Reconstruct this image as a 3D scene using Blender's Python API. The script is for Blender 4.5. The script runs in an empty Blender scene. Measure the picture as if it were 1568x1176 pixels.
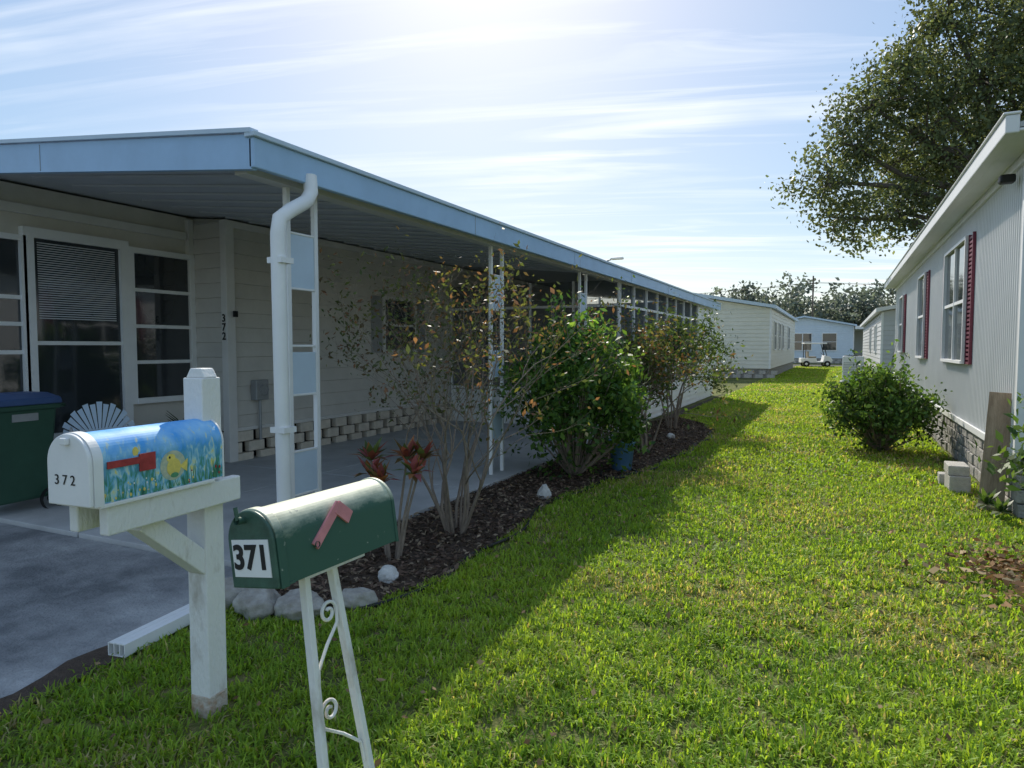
import bpy, math, numpy as np
from mathutils import Vector, Matrix
rng=np.random.default_rng(7)
sc=bpy.context.scene
COL=sc.collection
# ---------------------------------------------------------------- materials
def nodes(name):
    m=bpy.data.materials.new(name); m.use_nodes=True
    nt=m.node_tree; nt.nodes.clear()
    o=nt.nodes.new('ShaderNodeOutputMaterial')
    return m,nt,o
def pmat(name,col,rough=.6,var=.15,scale=4.,bump=0.,bscale=60.,spec=.3,metal=0.,col2=None,detail=6.,stretch=(1,1,1),lo=.3,hi=.7):
    m,nt,o=nodes(name); N=nt.nodes; L=nt.links
    p=N.new('ShaderNodeBsdfPrincipled'); L.new(p.outputs[0],o.inputs[0])
    p.inputs['Roughness'].default_value=rough; p.inputs['Metallic'].default_value=metal
    p.inputs['Specular IOR Level'].default_value=spec
    tc=N.new('ShaderNodeTexCoord'); mp=N.new('ShaderNodeMapping'); mp.inputs['Scale'].default_value=stretch
    L.new(tc.outputs['Object'],mp.inputs[0])
    n=N.new('ShaderNodeTexNoise'); n.inputs['Scale'].default_value=scale; n.inputs['Detail'].default_value=detail
    n.inputs['Roughness'].default_value=.65
    L.new(mp.outputs[0],n.inputs['Vector'])
    cr=N.new('ShaderNodeValToRGB'); e=cr.color_ramp.elements
    e[0].position=lo; e[1].position=hi
    if col2 is None:
        e[0].color=[max(c*(1-var),0) for c in col]+[1]; e[1].color=[min(c*(1+var),1) for c in col]+[1]
    else:
        e[0].color=list(col2)+[1]; e[1].color=list(col)+[1]
    L.new(n.outputs['Fac'],cr.inputs[0]); L.new(cr.outputs[0],p.inputs['Base Color'])
    if bump>0:
        n2=N.new('ShaderNodeTexNoise'); n2.inputs['Scale'].default_value=bscale; n2.inputs['Detail'].default_value=5
        L.new(mp.outputs[0],n2.inputs['Vector'])
        b=N.new('ShaderNodeBump'); b.inputs['Strength'].default_value=bump; b.inputs['Distance'].default_value=.02
        L.new(n2.outputs['Fac'],b.inputs['Height']); L.new(b.outputs[0],p.inputs['Normal'])
    return m
def leafmat(name,trans=.45,tint=(1.25,1.15,.6),rough=.45,spec=.35):
    m,nt,o=nodes(name); N=nt.nodes; L=nt.links
    a=N.new('ShaderNodeAttribute'); a.attribute_name='Col'
    p=N.new('ShaderNodeBsdfPrincipled'); p.inputs['Roughness'].default_value=rough; p.inputs['Specular IOR Level'].default_value=spec
    L.new(a.outputs['Color'],p.inputs['Base Color'])
    mx=N.new('ShaderNodeMix'); mx.data_type='RGBA'; mx.blend_type='MULTIPLY'; mx.inputs[0].default_value=1
    L.new(a.outputs['Color'],mx.inputs[6]); mx.inputs[7].default_value=list(tint)+[1]
    t=N.new('ShaderNodeBsdfTranslucent'); L.new(mx.outputs[2],t.inputs[0])
    ms=N.new('ShaderNodeMixShader'); ms.inputs[0].default_value=trans
    L.new(p.outputs[0],ms.inputs[1]); L.new(t.outputs[0],ms.inputs[2]); L.new(ms.outputs[0],o.inputs[0])
    return m
M={}
M['white']=pmat('white_paint',(.80,.80,.80),.45,.05,3,.05)
M['whiteold']=pmat('weathered_white_paint',(.80,.79,.77),.6,.1,6,.3,90,col2=(.50,.46,.41),lo=.30,hi=.44,stretch=(1,1,.4))
M['blue']=pmat('blue_trim_paint',(.37,.54,.76),.4,.08,2)
M['paleblue']=pmat('pale_blue_panel',(.54,.65,.77),.5,.06,3)
M['ceil']=pmat('carport_ceiling_paint',(.56,.58,.61),.55,.06,2)
M['siding']=pmat('beige_lap_siding',(.62,.59,.54),.6,.07,3,.1,30)
M['trimb']=pmat('cream_trim',(.70,.68,.65),.5,.06,3)
M['skirt']=pmat('cream_block',(.66,.59,.49),.85,.15,8,.4,60)
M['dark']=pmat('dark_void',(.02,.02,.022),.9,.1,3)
M['concrete']=pmat('driveway_concrete',(.42,.42,.425),.85,.2,1.2,.8,50,col2=(.15,.155,.165),lo=.40,hi=.66,detail=15)
M['slab']=pmat('slab_concrete',(.44,.44,.44),.8,.18,1.5,.3,70)
M['asphalt']=pmat('street_asphalt',(.06,.06,.062),.9,.2,20,.5,150)
M['greybrk']=pmat('rough_stone_block',(.44,.42,.39),.9,.3,9,.7,40,col2=(.2,.19,.18))
M['cblock']=pmat('concrete_block',(.46,.44,.41),.9,.15,14,.6,90)
M['rwall']=pmat('ribbed_metal_siding',(.69,.69,.69),.45,.05,1.5)
M['rtrim']=pmat('white_eave_trim',(.76,.76,.76),.45,.05,2)
M['shutter']=pmat('maroon_shutter',(.16,.03,.055),.5,.12,5)
M['roofm']=pmat('roof_membrane',(.42,.43,.44),.6,.1,3)
M['green']=pmat('dark_green_paint',(.05,.11,.08),.42,.3,14,.1,80,spec=.4)
M['bin']=pmat('green_bin_plastic',(.03,.085,.055),.45,.12,5,spec=.4)
M['binlid']=pmat('blue_lid_plastic',(.05,.09,.2),.45,.12,5)
M['black']=pmat('black_rubber',(.02,.02,.02),.5,.1,8)
M['red']=pmat('red_flag_paint',(.38,.05,.05),.5,.3,25)
M['pink']=pmat('faded_red_paint',(.62,.24,.25),.6,.15,20)
M['bark']=pmat('grey_brown_bark',(.25,.20,.16),.9,.3,20,.6,60,stretch=(1,1,.3))
M['barkd']=pmat('oak_bark',(.12,.10,.085),.95,.25,6,.8,20)
M['wood']=pmat('weathered_plank',(.44,.34,.25),.85,.2,10,.5,60,stretch=(3,3,.4),col2=(.22,.16,.11))
M['woodraw']=pmat('bare_wood',(.38,.24,.15),.9,.3,30,.4,col2=(.6,.57,.52))
M['stone']=pmat('pale_stone',(.46,.44,.40),.95,.2,9,.9,22,col2=(.25,.23,.2))
M['wstone']=pmat('white_stone',(.70,.69,.66),.9,.1,9,.9,25,col2=(.4,.38,.35))
M['bluepot']=pmat('blue_glazed_pot',(.14,.30,.56),.35,.15,8,spec=.5)
M['terra']=pmat('clay_pot',(.32,.24,.18),.8,.12,8)
M['soil']=pmat('soil',(.085,.06,.045),.95,.3,30,.8,90)
M['cream']=pmat('cream_vinyl_siding',(.74,.72,.64),.55,.05,3)
M['wvinyl']=pmat('white_vinyl_siding',(.62,.70,.78),.55,.05,3)
M['greyv']=pmat('grey_vinyl_siding',(.54,.55,.56),.55,.05,3)
M['metal']=pmat('grey_metal',(.35,.36,.37),.45,.1,8,metal=.4)
M['leaf']=leafmat('leaf',.5); M['grass']=leafmat('grass_blade',.55,(1.35,1.25,.5),.5,.25)
M['dry']=leafmat('dry_leaf',.2,(1,.9,.7),.7,.1)
M['far']=leafmat('distant_leaf',.35,(1.1,1.1,.8),.6,.2)
M['tile']=pmat('painted_yellow',(.75,.6,.15),.5,.2,30)
M['tan']=pmat('painted_tan',(.62,.60,.42),.5,.3,40,col2=(.3,.42,.36))
M['seat']=pmat('beige_vinyl',(.3,.26,.2),.5,.1,5)
M['reed']=pmat('painted_reed_green',(.10,.30,.16),.5,.3,60)
def glass(name,col=(.03,.035,.04)):
    m,nt,o=nodes(name); p=nt.nodes.new('ShaderNodeBsdfPrincipled'); nt.links.new(p.outputs[0],o.inputs[0])
    n=nt.nodes.new('ShaderNodeTexNoise'); n.inputs['Scale'].default_value=1.3
    cr=nt.nodes.new('ShaderNodeValToRGB'); cr.color_ramp.elements[0].color=[c*.5 for c in col]+[1]; cr.color_ramp.elements[1].color=[c*1.6 for c in col]+[1]
    nt.links.new(n.outputs[0],cr.inputs[0]); nt.links.new(cr.outputs[0],p.inputs['Base Color'])
    p.inputs['Roughness'].default_value=.05; p.inputs['Specular IOR Level'].default_value=1.0
    b=nt.nodes.new('ShaderNodeBump'); b.inputs['Strength'].default_value=.08; b.inputs['Distance'].default_value=.1; nt.links.new(n.outputs[0],b.inputs['Height']); nt.links.new(b.outputs[0],p.inputs['Normal'])
    return m
M['glass']=glass('window_glass'); 
m,nt,o=nodes('insect_screen'); d=nt.nodes.new('ShaderNodeBsdfDiffuse'); d.inputs[0].default_value=(.09,.11,.13,1)
t=nt.nodes.new('ShaderNodeBsdfTransparent'); x=nt.nodes.new('ShaderNodeMixShader'); x.inputs[0].default_value=.6
nt.links.new(t.outputs[0],x.inputs[1]); nt.links.new(d.outputs[0],x.inputs[2]); nt.links.new(x.outputs[0],o.inputs[0]); M['screen']=m
# painted mailbox
m,nt,o=nodes('hand_painted_mailbox'); N=nt.nodes; L=nt.links
p=N.new('ShaderNodeBsdfPrincipled'); L.new(p.outputs[0],o.inputs[0]); p.inputs['Roughness'].default_value=.55; p.inputs['Specular IOR Level'].default_value=.25
tc=N.new('ShaderNodeTexCoord'); sp=N.new('ShaderNodeSeparateXYZ'); L.new(tc.outputs['Object'],sp.inputs[0])
mp=N.new('ShaderNodeMapping'); mp.inputs['Scale'].default_value=(1,1,.4); L.new(tc.outputs['Object'],mp.inputs[0])
n1=N.new('ShaderNodeTexNoise'); n1.inputs['Scale'].default_value=46; n1.inputs['Detail'].default_value=4; n1.inputs['Distortion'].default_value=.6; L.new(mp.outputs[0],n1.inputs['Vector'])
n2=N.new('ShaderNodeTexNoise'); n2.inputs['Scale'].default_value=11; n2.inputs['Detail'].default_value=6; L.new(tc.outputs['Object'],n2.inputs['Vector'])
c1=N.new('ShaderNodeValToRGB')
els=c1.color_ramp.elements; els[0].position=.3; els[0].color=(.03,.14,.10,1); els[1].position=.70; els[1].color=(.75,.68,.2,1)
e=els.new(.42); e.color=(.08,.30,.22,1); e=els.new(.5); e.color=(.15,.42,.62,1); e=els.new(.6); e.color=(.4,.65,.7,1)
L.new(n1.outputs[0],c1.inputs[0])
c2=N.new('ShaderNodeValToRGB'); els=c2.color_ramp.elements; els[0].position=.35; els[0].color=(.07,.36,.82,1); els[1].position=.75; els[1].color=(.38,.68,.92,1)
L.new(n2.outputs[0],c2.inputs[0])
ma=N.new('ShaderNodeMath'); ma.operation='MULTIPLY_ADD'; L.new(n1.outputs[0],ma.inputs[0]); ma.inputs[1].default_value=-.25; L.new(sp.outputs[2],ma.inputs[2])
mr=N.new('ShaderNodeMapRange'); mr.inputs[1].default_value=-.02; mr.inputs[2].default_value=.07; L.new(ma.outputs[0],mr.inputs[0])
mx=N.new('ShaderNodeMix'); mx.data_type='RGBA'; L.new(mr.outputs[0],mx.inputs[0]); L.new(c1.outputs[0],mx.inputs[6]); L.new(c2.outputs[0],mx.inputs[7])
L.new(mx.outputs[2],p.inputs['Base Color']); M['painted']=m
# sun-faded green mailbox: faded pale on the upward-facing top
m,nt,o=nodes('sun_faded_green_paint'); N=nt.nodes; L=nt.links
p=N.new('ShaderNodeBsdfPrincipled'); L.new(p.outputs[0],o.inputs[0]); p.inputs['Roughness'].default_value=.5; p.inputs['Specular IOR Level'].default_value=.3
tc=N.new('ShaderNodeTexCoord'); sp=N.new('ShaderNodeSeparateXYZ'); L.new(tc.outputs['Object'],sp.inputs[0])
mp=N.new('ShaderNodeMapping'); mp.inputs['Scale'].default_value=(1,.5,1); L.new(tc.outputs['Object'],mp.inputs[0])
n1=N.new('ShaderNodeTexNoise'); n1.inputs['Scale'].default_value=18; n1.inputs['Detail'].default_value=9; n1.inputs['Roughness'].default_value=.7; L.new(mp.outputs[0],n1.inputs['Vector'])
ma=N.new('ShaderNodeMath'); ma.operation='MULTIPLY_ADD'; L.new(n1.outputs[0],ma.inputs[0]); ma.inputs[1].default_value=.10; L.new(sp.outputs[2],ma.inputs[2])
mr=N.new('ShaderNodeMapRange'); mr.inputs[1].default_value=.185; mr.inputs[2].default_value=.245; L.new(ma.outputs[0],mr.inputs[0])
mx=N.new('ShaderNodeMix'); mx.data_type='RGBA'; L.new(mr.outputs[0],mx.inputs[0]); mx.inputs[6].default_value=(.045,.11,.08,1); mx.inputs[7].default_value=(.70,.70,.52,1)
n3=N.new('ShaderNodeTexNoise'); n3.inputs['Scale'].default_value=30; n3.inputs['Detail'].default_value=6; L.new(tc.outputs['Object'],n3.inputs['Vector'])
m3=N.new('ShaderNodeMapRange'); m3.inputs[1].default_value=.66; m3.inputs[2].default_value=.70; L.new(n3.outputs[0],m3.inputs[0])
mx2=N.new('ShaderNodeMix'); mx2.data_type='RGBA'; L.new(m3.outputs[0],mx2.inputs[0]); L.new(mx.outputs[2],mx2.inputs[6]); mx2.inputs[7].default_value=(.3,.33,.28,1)
L.new(mx2.outputs[2],p.inputs['Base Color']); M['greenworn']=m
# ---------------------------------------------------------------- helpers
def empty(name,loc=(0,0,0),rot=(0,0,0)):
    e=bpy.data.objects.new(name,None); e.location=loc; e.rotation_euler=rot; e.empty_display_size=.2; COL.objects.link(e)
    return e
def attach(ob,parent,world=True):
    if parent is None: return ob
    ob.parent=parent
    if world:
        ob.matrix_parent_inverse=Matrix.LocRotScale(parent.location,parent.rotation_euler,None).inverted()
    return ob
def npmesh(name,v,f,mat,parent=None,col=None,smooth=False,world=True):
    v=np.asarray(v,dtype=np.float32); f=np.asarray(f,dtype=np.int32); k=f.shape[1]
    me=bpy.data.meshes.new(name); me.vertices.add(len(v)); me.vertices.foreach_set('co',v.ravel())
    me.loops.add(f.size); me.loops.foreach_set('vertex_index',f.ravel())
    me.polygons.add(len(f)); me.polygons.foreach_set('loop_start',np.arange(len(f),dtype=np.int32)*k)
    me.polygons.foreach_set('loop_total',np.full(len(f),k,dtype=np.int32))
    if smooth: me.polygons.foreach_set('use_smooth',np.ones(len(f),dtype=bool))
    me.update(calc_edges=True)
    if col is not None:
        a=me.color_attributes.new('Col','FLOAT_COLOR','POINT')
        c=np.ones((len(v),4),dtype=np.float32); c[:,:3]=col; a.data.foreach_set('color',c.ravel())
    me.materials.append(mat)
    ob=bpy.data.objects.new(name,me); COL.objects.link(ob); attach(ob,parent,world)
    return ob
class MB:
    def __init__(s): s.v=[]; s.f=[]
    def corners(s,c):
        b=len(s.v); s.v+= [tuple(q) for q in c]
        for q in ((0,3,2,1),(4,5,6,7),(0,1,5,4),(1,2,6,5),(2,3,7,6),(3,0,4,7)): s.f.append(tuple(b+i for i in q))
    def box(s,x0,x1,y0,y1,z0,z1):
        s.corners([(x0,y0,z0),(x1,y0,z0),(x1,y1,z0),(x0,y1,z0),(x0,y0,z1),(x1,y0,z1),(x1,y1,z1),(x0,y1,z1)]); return s
    def beam(s,a,b,w,h,up=(0,0,1)):
        a=Vector(a);b=Vector(b);d=(b-a).normalized();u=Vector(up)
        if abs(d.dot(u))>.98: u=Vector((0,1,0))
        r=d.cross(u).normalized();u=r.cross(d).normalized(); r*=w/2;u*=h/2
        s.corners([a-r-u,a+r-u,a+r+u,a-r+u,b-r-u,b+r-u,b+r+u,b-r+u]); return s
    def poly(s,pts):
        b=len(s.v); s.v+=[tuple(p) for p in pts]; s.f.append(tuple(range(b,b+len(pts)))); return s
    def prism(s,poly,a0,a1,axis='Y'):
        b=len(s.v);n=len(poly)
        for a in (a0,a1):
            for (p,q) in poly: s.v.append((p,a,q) if axis=='Y' else ((a,p,q) if axis=='X' else (p,q,a)))
        for i in range(n): j=(i+1)%n; s.f.append((b+i,b+j,b+n+j,b+n+i))
        s.f.append(tuple(b+i for i in range(n))[::-1]); s.f.append(tuple(b+n+i for i in range(n))); return s
    def make(s,name,mat,parent=None,world=True,bevel=0,smooth=False):
        me=bpy.data.meshes.new(name); me.from_pydata(s.v,[],s.f); me.materials.append(mat)
        import bmesh
        bm=bmesh.new(); bm.from_mesh(me); bmesh.ops.recalc_face_normals(bm,faces=bm.faces); bm.to_mesh(me); bm.free()
        if smooth: me.polygons.foreach_set('use_smooth',[True]*len(me.polygons))
        ob=bpy.data.objects.new(name,me); COL.objects.link(ob); attach(ob,parent,world)
        if bevel>0:
            b=ob.modifiers.new('b','BEVEL'); b.width=bevel; b.segments=2; b.limit_method='ANGLE'
        return ob
class Wall:
    """vertical plane from p0 to p1, outward normal to the right of p0->p1"""
    def __init__(s,p0,p1):
        s.p=Vector((p0[0],p0[1],0)); d=Vector((p1[0]-p0[0],p1[1]-p0[1],0)); s.L=d.length; s.d=d.normalized(); s.n=Vector((s.d.y,-s.d.x,0))
    def P(s,a,z,o): return s.p+s.d*a+s.n*o+Vector((0,0,z))
    def box(s,mb,a0,a1,z0,z1,o0,o1):
        mb.corners([s.P(a0,z0,o0),s.P(a1,z0,o0),s.P(a1,z0,o1),s.P(a0,z0,o1),s.P(a0,z1,o0),s.P(a1,z1,o0),s.P(a1,z1,o1),s.P(a0,z1,o1)])
    def lap(s,name,mat,par,z0,z1,h=.11,o=0,a0=0,a1=None):
        a1=s.L if a1 is None else a1; mb=MB(); z=z0
        while z<z1-.01:
            t=min(z+h,z1)
            mb.poly([s.P(a0,z+.006,o+.03),s.P(a1,z+.006,o+.03),s.P(a1,t,o+.008),s.P(a0,t,o+.008)])
            mb.poly([s.P(a0,z,o+.004),s.P(a1,z,o+.004),s.P(a1,z+.006,o+.03),s.P(a0,z+.006,o+.03)]); z=t
        return mb.make(name,mat,par)
    def ribs(s,name,mat,par,z0,z1,per=.09,w=.03,dep=.014,o=0):
        mb=MB(); a=0
        pts=[]
        while a<s.L:
            pts+=[(a,o),(a+per-w,o),(a+per-w*.8,o+dep),(a+per-w*.2,o+dep)]; a+=per
        pts.append((min(a,s.L),o))
        for (a,b),(c,d) in zip(pts[:-1],pts[1:]): 
            if c<=s.L: mb.poly([s.P(a,z0,b),s.P(c,z0,d),s.P(c,z1,d),s.P(a,z1,b)])
        return mb.make(name,mat,par)
    def window(s,par,name,a0,a1,z0,z1,nv=1,rails=(.5,),fw=.06,mf=None,o=.03,blinds=0):
        mf=mf or M['white']; f=MB(); 
        s.box(f,a0-fw,a0,z0-fw,z1+fw,o-.03,o+.05); s.box(f,a1,a1+fw,z0-fw,z1+fw,o-.03,o+.05)
        s.box(f,a0,a1,z1,z1+fw,o-.03,o+.048); s.box(f,a0,a1,z0-fw,z0,o-.03,o+.06)
        for i in range(1,nv):
            c=a0+(a1-a0)*i/nv; s.box(f,c-fw*.5,c+fw*.5,z0,z1,o-.02,o+.034)
        for r in rails:
            c=z0+(z1-z0)*r; s.box(f,a0,a1,c-.022,c+.022,o-.02,o+.03)
        f.make(name+'_frame',mf,par)
        g=MB(); s.box(g,a0,a1,z0,z1,o-.029,o+.006); g.make(name+'_glass',M['glass'],par)
        if blinds>0:
            b=MB(); z=z1-.04
            while z>z1-(z1-z0)*blinds:
                b.poly([s.P(a0+.05,z,o+.009),s.P(a1-.05,z,o+.009),s.P(a1-.05,z-.012,o+.012),s.P(a0+.05,z-.012,o+.012)]); z-=.026
            b.make(name+'_blinds',M['ceil'],par)
def tubemesh(paths,n=7):
    V=[];F=[];b=0
    for pts,rad in paths:
        pts=[Vector(p) for p in pts]; k=len(pts)
        if not hasattr(rad,'__len__'): rad=[rad]*k
        ref=None
        for i,p in enumerate(pts):
            d=(pts[min(i+1,k-1)]-pts[max(i-1,0)]); d=d.normalized() if d.length>1e-9 else Vector((0,0,1))
            if ref is None: ref=Vector((1,0,0)) if abs(d.x)<.8 else Vector((0,1,0))
            a=(ref-d*ref.dot(d)).normalized(); c=d.cross(a); ref=a
            for j in range(n):
                t=2*math.pi*j/n; V.append(p+(a*math.cos(t)+c*math.sin(t))*rad[i])
        for i in range(k-1):
            for j in range(n):
                F.append((b+i*n+j,b+i*n+(j+1)%n,b+(i+1)*n+(j+1)%n,b+(i+1)*n+j))
        b+=k*n
    return np.array([tuple(v) for v in V]),np.array(F)
def tube(name,paths,mat,parent=None,n=8,world=True):
    v,f=tubemesh(paths,n); return npmesh(name,v,f,mat,parent,smooth=True,world=world)
def lathe(name,prof,mat,parent,n=24,loc=(0,0,0),world=False):
    mb=MB()
    for (r,z) in prof:
        for j in range(n):
            t=2*math.pi*j/n; mb.v.append((loc[0]+r*math.cos(t),loc[1]+r*math.sin(t),loc[2]+z))
    for i in range(len(prof)-1):
        for j in range(n): mb.f.append((i*n+j,i*n+(j+1)%n,(i+1)*n+(j+1)%n,(i+1)*n+j))
    return mb.make(name,mat,parent,world=world,smooth=True)
def leaves(name,C,size,pal,mat,parent=None,jit=.25,flat=0.,aspect=.45,world=True,shade=None):
    C=np.asarray(C); n=len(C)
    d=rng.normal(size=(n,3)); d[:,2]*=(1-flat); d/=np.linalg.norm(d,axis=1)[:,None]
    u=rng.normal(size=(n,3)); 
    if flat>0: u[:,2]*=(1-flat)
    u-=d*(u*d).sum(1)[:,None]; u/=np.linalg.norm(u,axis=1)[:,None]
    w=np.cross(d,u)
    L=(size*(1+jit*rng.normal(size=n)).clip(.4,1.8))[:,None]
    v=np.stack([C-d*L*.5,C+u*L*aspect*.5-d*L*.05+w*L*.06,C+d*L*.5,C-u*L*aspect*.5-d*L*.05+w*L*.06],1).reshape(-1,3)
    f=np.arange(4*n).reshape(n,4)
    pal=np.array(pal); ix=rng.integers(0,len(pal),n); c=pal[ix]*(1+.2*rng.normal(size=(n,1))).clip(.4,1.7)
    if shade is not None: c=c*shade[:,None]
    return npmesh(name,v,f,mat,parent,col=np.repeat(c,4,0),world=world)
def text(name,s,loc,rot,size,mat,parent,bold=0.,world=False):
    cu=bpy.data.curves.new(name,'FONT'); cu.body=s; cu.size=size; cu.extrude=.0008; cu.offset=bold; cu.align_x='CENTER'; cu.align_y='CENTER'
    cu.materials.append(mat); ob=bpy.data.objects.new(name,cu); ob.location=loc; ob.rotation_euler=rot; COL.objects.link(ob); attach(ob,parent,world); return ob
R=math.radians
# ---------------------------------------------------------------- world & sun
AZ=-28.5; EL=37.
w=bpy.data.worlds.new('World'); sc.world=w; w.use_nodes=True; nt=w.node_tree; N=nt.nodes; L=nt.links; N.clear()
out=N.new('ShaderNodeOutputWorld'); bg=N.new('ShaderNodeBackground'); bg.inputs[1].default_value=.15; L.new(bg.outputs[0],out.inputs[0])
sk=N.new('ShaderNodeTexSky'); sk.sky_type='NISHITA'; sk.sun_disc=False; sk.sun_elevation=R(EL); sk.sun_rotation=R(AZ); sk.air_density=1.0; sk.dust_density=.7; sk.ozone_density=2.5
ga=N.new('ShaderNodeGamma'); ga.inputs[1].default_value=.48; L.new(sk.outputs[0],ga.inputs[0])
hs=N.new('ShaderNodeHueSaturation'); hs.inputs['Saturation'].default_value=1.7; hs.inputs['Value'].default_value=2.35; L.new(ga.outputs[0],hs.inputs['Color'])
tc=N.new('ShaderNodeTexCoord'); sp=N.new('ShaderNodeSeparateXYZ'); L.new(tc.outputs['Generated'],sp.inputs[0])
ad=N.new('ShaderNodeMath'); ad.operation='MAXIMUM'; L.new(sp.outputs[2],ad.inputs[0]); ad.inputs[1].default_value=0
ad2=N.new('ShaderNodeMath'); ad2.operation='ADD'; L.new(ad.outputs[0],ad2.inputs[0]); ad2.inputs[1].default_value=.10
dx=N.new('ShaderNodeMath'); dx.operation='DIVIDE'; L.new(sp.outputs[0],dx.inputs[0]); L.new(ad2.outputs[0],dx.inputs[1])
dy=N.new('ShaderNodeMath'); dy.operation='DIVIDE'; L.new(sp.outputs[1],dy.inputs[0]); L.new(ad2.outputs[0],dy.inputs[1])
cb=N.new('ShaderNodeCombineXYZ'); L.new(dx.outputs[0],cb.inputs[0]); L.new(dy.outputs[0],cb.inputs[1])
mr_=N.new('ShaderNodeMapping'); mr_.inputs['Rotation'].default_value=(0,0,R(-18)); L.new(cb.outputs[0],mr_.inputs[0])
mp=N.new('ShaderNodeMapping'); mp.inputs['Scale'].default_value=(.5,4.2,1); mp.inputs['Location'].default_value=(2.3,.7,0); L.new(mr_.outputs[0],mp.inputs[0])
no=N.new('ShaderNodeTexNoise'); no.inputs['Scale'].default_value=1.2; no.inputs['Detail'].default_value=8; no.inputs['Roughness'].default_value=.55; no.inputs['Distortion'].default_value=.9; L.new(mp.outputs[0],no.inputs['Vector'])
no2=N.new('ShaderNodeTexNoise'); no2.inputs['Scale'].default_value=.7; no2.inputs['Detail'].default_value=4; L.new(mr_.outputs[0],no2.inputs['Vector'])
r1=N.new('ShaderNodeMapRange'); r1.inputs[1].default_value=.46; r1.inputs[2].default_value=.76; L.new(no.outputs[0],r1.inputs[0])
r2=N.new('ShaderNodeMapRange'); r2.inputs[1].default_value=.36; r2.inputs[2].default_value=.60; r2.inputs[3].default_value=.15; L.new(no2.outputs[0],r2.inputs[0])
mu=N.new('ShaderNodeMath'); mu.operation='MULTIPLY'; L.new(r1.outputs[0],mu.inputs[0]); L.new(r2.outputs[0],mu.inputs[1])
mx=N.new('ShaderNodeMix'); mx.data_type='RGBA'; L.new(mu.outputs[0],mx.inputs[0]); L.new(hs.outputs[0],mx.inputs[6]); mx.inputs[7].default_value=(7.9,8.1,8.4,1)
L.new(mx.outputs[2],bg.inputs[0])
sun=bpy.data.lights.new('sun','SUN'); sun.energy=5.0; sun.angle=R(.53); sun.color=(1,.94,.82)
so=bpy.data.objects.new('sun',sun); COL.objects.link(so)
sdir=Vector((math.sin(R(AZ))*math.cos(R(EL)),math.cos(R(AZ))*math.cos(R(EL)),math.sin(R(EL))))
so.rotation_euler=(-sdir).to_track_quat('-Z','Y').to_euler(); so.location=(-10,20,20)
# ---------------------------------------------------------------- camera
cam=bpy.data.cameras.new('camera'); cam.lens=24; cam.sensor_width=36; cam.clip_end=2000; cam.clip_start=.05
co=bpy.data.objects.new('camera',cam); COL.objects.link(co); co.location=(0,0,1.6); co.rotation_euler=(R(90-3.1),0,R(25.6)); sc.camera=co
sc.view_settings.view_transform='Standard'; sc.view_settings.look='None'; sc.view_settings.exposure=0
# ---------------------------------------------------------------- ground
gm,nt,o=nodes('lawn_ground'); N=nt.nodes; L=nt.links
p=N.new('ShaderNodeBsdfPrincipled'); p.inputs['Roughness'].default_value=.95; p.inputs['Specular IOR Level'].default_value=.1; L.new(p.outputs[0],o.inputs[0])
tc=N.new('ShaderNodeTexCoord'); a=N.new('ShaderNodeTexNoise'); a.inputs['Scale'].default_value=.8; a.inputs['Detail'].default_value=8; L.new(tc.outputs['Object'],a.inputs['Vector'])
b=N.new('ShaderNodeTexNoise'); b.inputs['Scale'].default_value=35; b.inputs['Detail'].default_value=6; L.new(tc.outputs['Object'],b.inputs['Vector'])
mm=N.new('ShaderNodeMix'); mm.inputs[0].default_value=.5; L.new(a.outputs[0],mm.inputs[2]); L.new(b.outputs[0],mm.inputs[3])
cr=N.new('ShaderNodeValToRGB'); els=cr.color_ramp.elements; els[0].position=.36; els[0].color=(.07,.08,.03,1); els[1].position=.66; els[1].color=(.26,.21,.10,1); e=els.new(.5); e.color=(.14,.16,.05,1)
L.new(mm.outputs[0],cr.inputs[0]); L.new(cr.outputs[0],p.inputs['Base Color'])
bu=N.new('ShaderNodeBump'); bu.inputs['Strength'].default_value=.8; bu.inputs['Distance'].default_value=.04; L.new(b.outputs[0],bu.inputs['Height']); L.new(bu.outputs[0],p.inputs['Normal'])
MB().poly([(-500,-300,0),(500,-300,0),(500,900,0),(-500,900,0)]).make('ground',gm)
MB().box(-200,200,-9,-1.6,-.1,.004).make('street',M['asphalt'])
MB().box(-200,200,61,67,-.1,.004).make('street',M['asphalt'])
mb=MB(); mb.poly([(-13,-1.6,.012),(-3.12,-1.6,.012),(-3.25,1.0,.012),(-3.33,1.7,.012),(-3.42,2.2,.012),(-3.47,3.0,.012),(-3.56,3.5,.012),(-13,3.5,.012)]).make('driveway',M['concrete'])
# bare dirt strip beside the driveway
mb=MB(); yy=np.linspace(-1.5,3.0,30)
for i in range(29):
    a0=np.interp(yy[i],[-1.6,1.0,1.7,2.2,3.0],[-3.12,-3.25,-3.33,-3.42,-3.47]); a1=np.interp(yy[i+1],[-1.6,1.0,1.7,2.2,3.0],[-3.12,-3.25,-3.33,-3.42,-3.47])
    mb.poly([(a0-.06-.03*math.sin(i*1.7),yy[i],.016),(a0+.14,yy[i],.016),(a1+.14,yy[i+1],.016),(a1-.06-.03*math.sin((i+1)*1.7),yy[i+1],.016)])
mb.make('dirt_strip',M['soil'])
mb=MB()
for y in (3.5,6.5,9.5): 
    for x0,x1 in ((-12,-7.82),(-7.8,-5.72),(-5.7,-3.56)): mb.box(x0,x1,y+.01,y+2.99,-.05,.05)
mb.make('carport_slab',M['slab'],bevel=.006)
edgeY=np.array([3.05,3.2,4,5,6.7,8.9,11,13.2,14.5,15.5,24]); edgeX=np.array([-3.0,-2.65,-2.42,-2.5,-2.66,-2.2,-2.05,-2.1,-2.6,-3.3,-3.55])
mb=MB(); 
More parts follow.
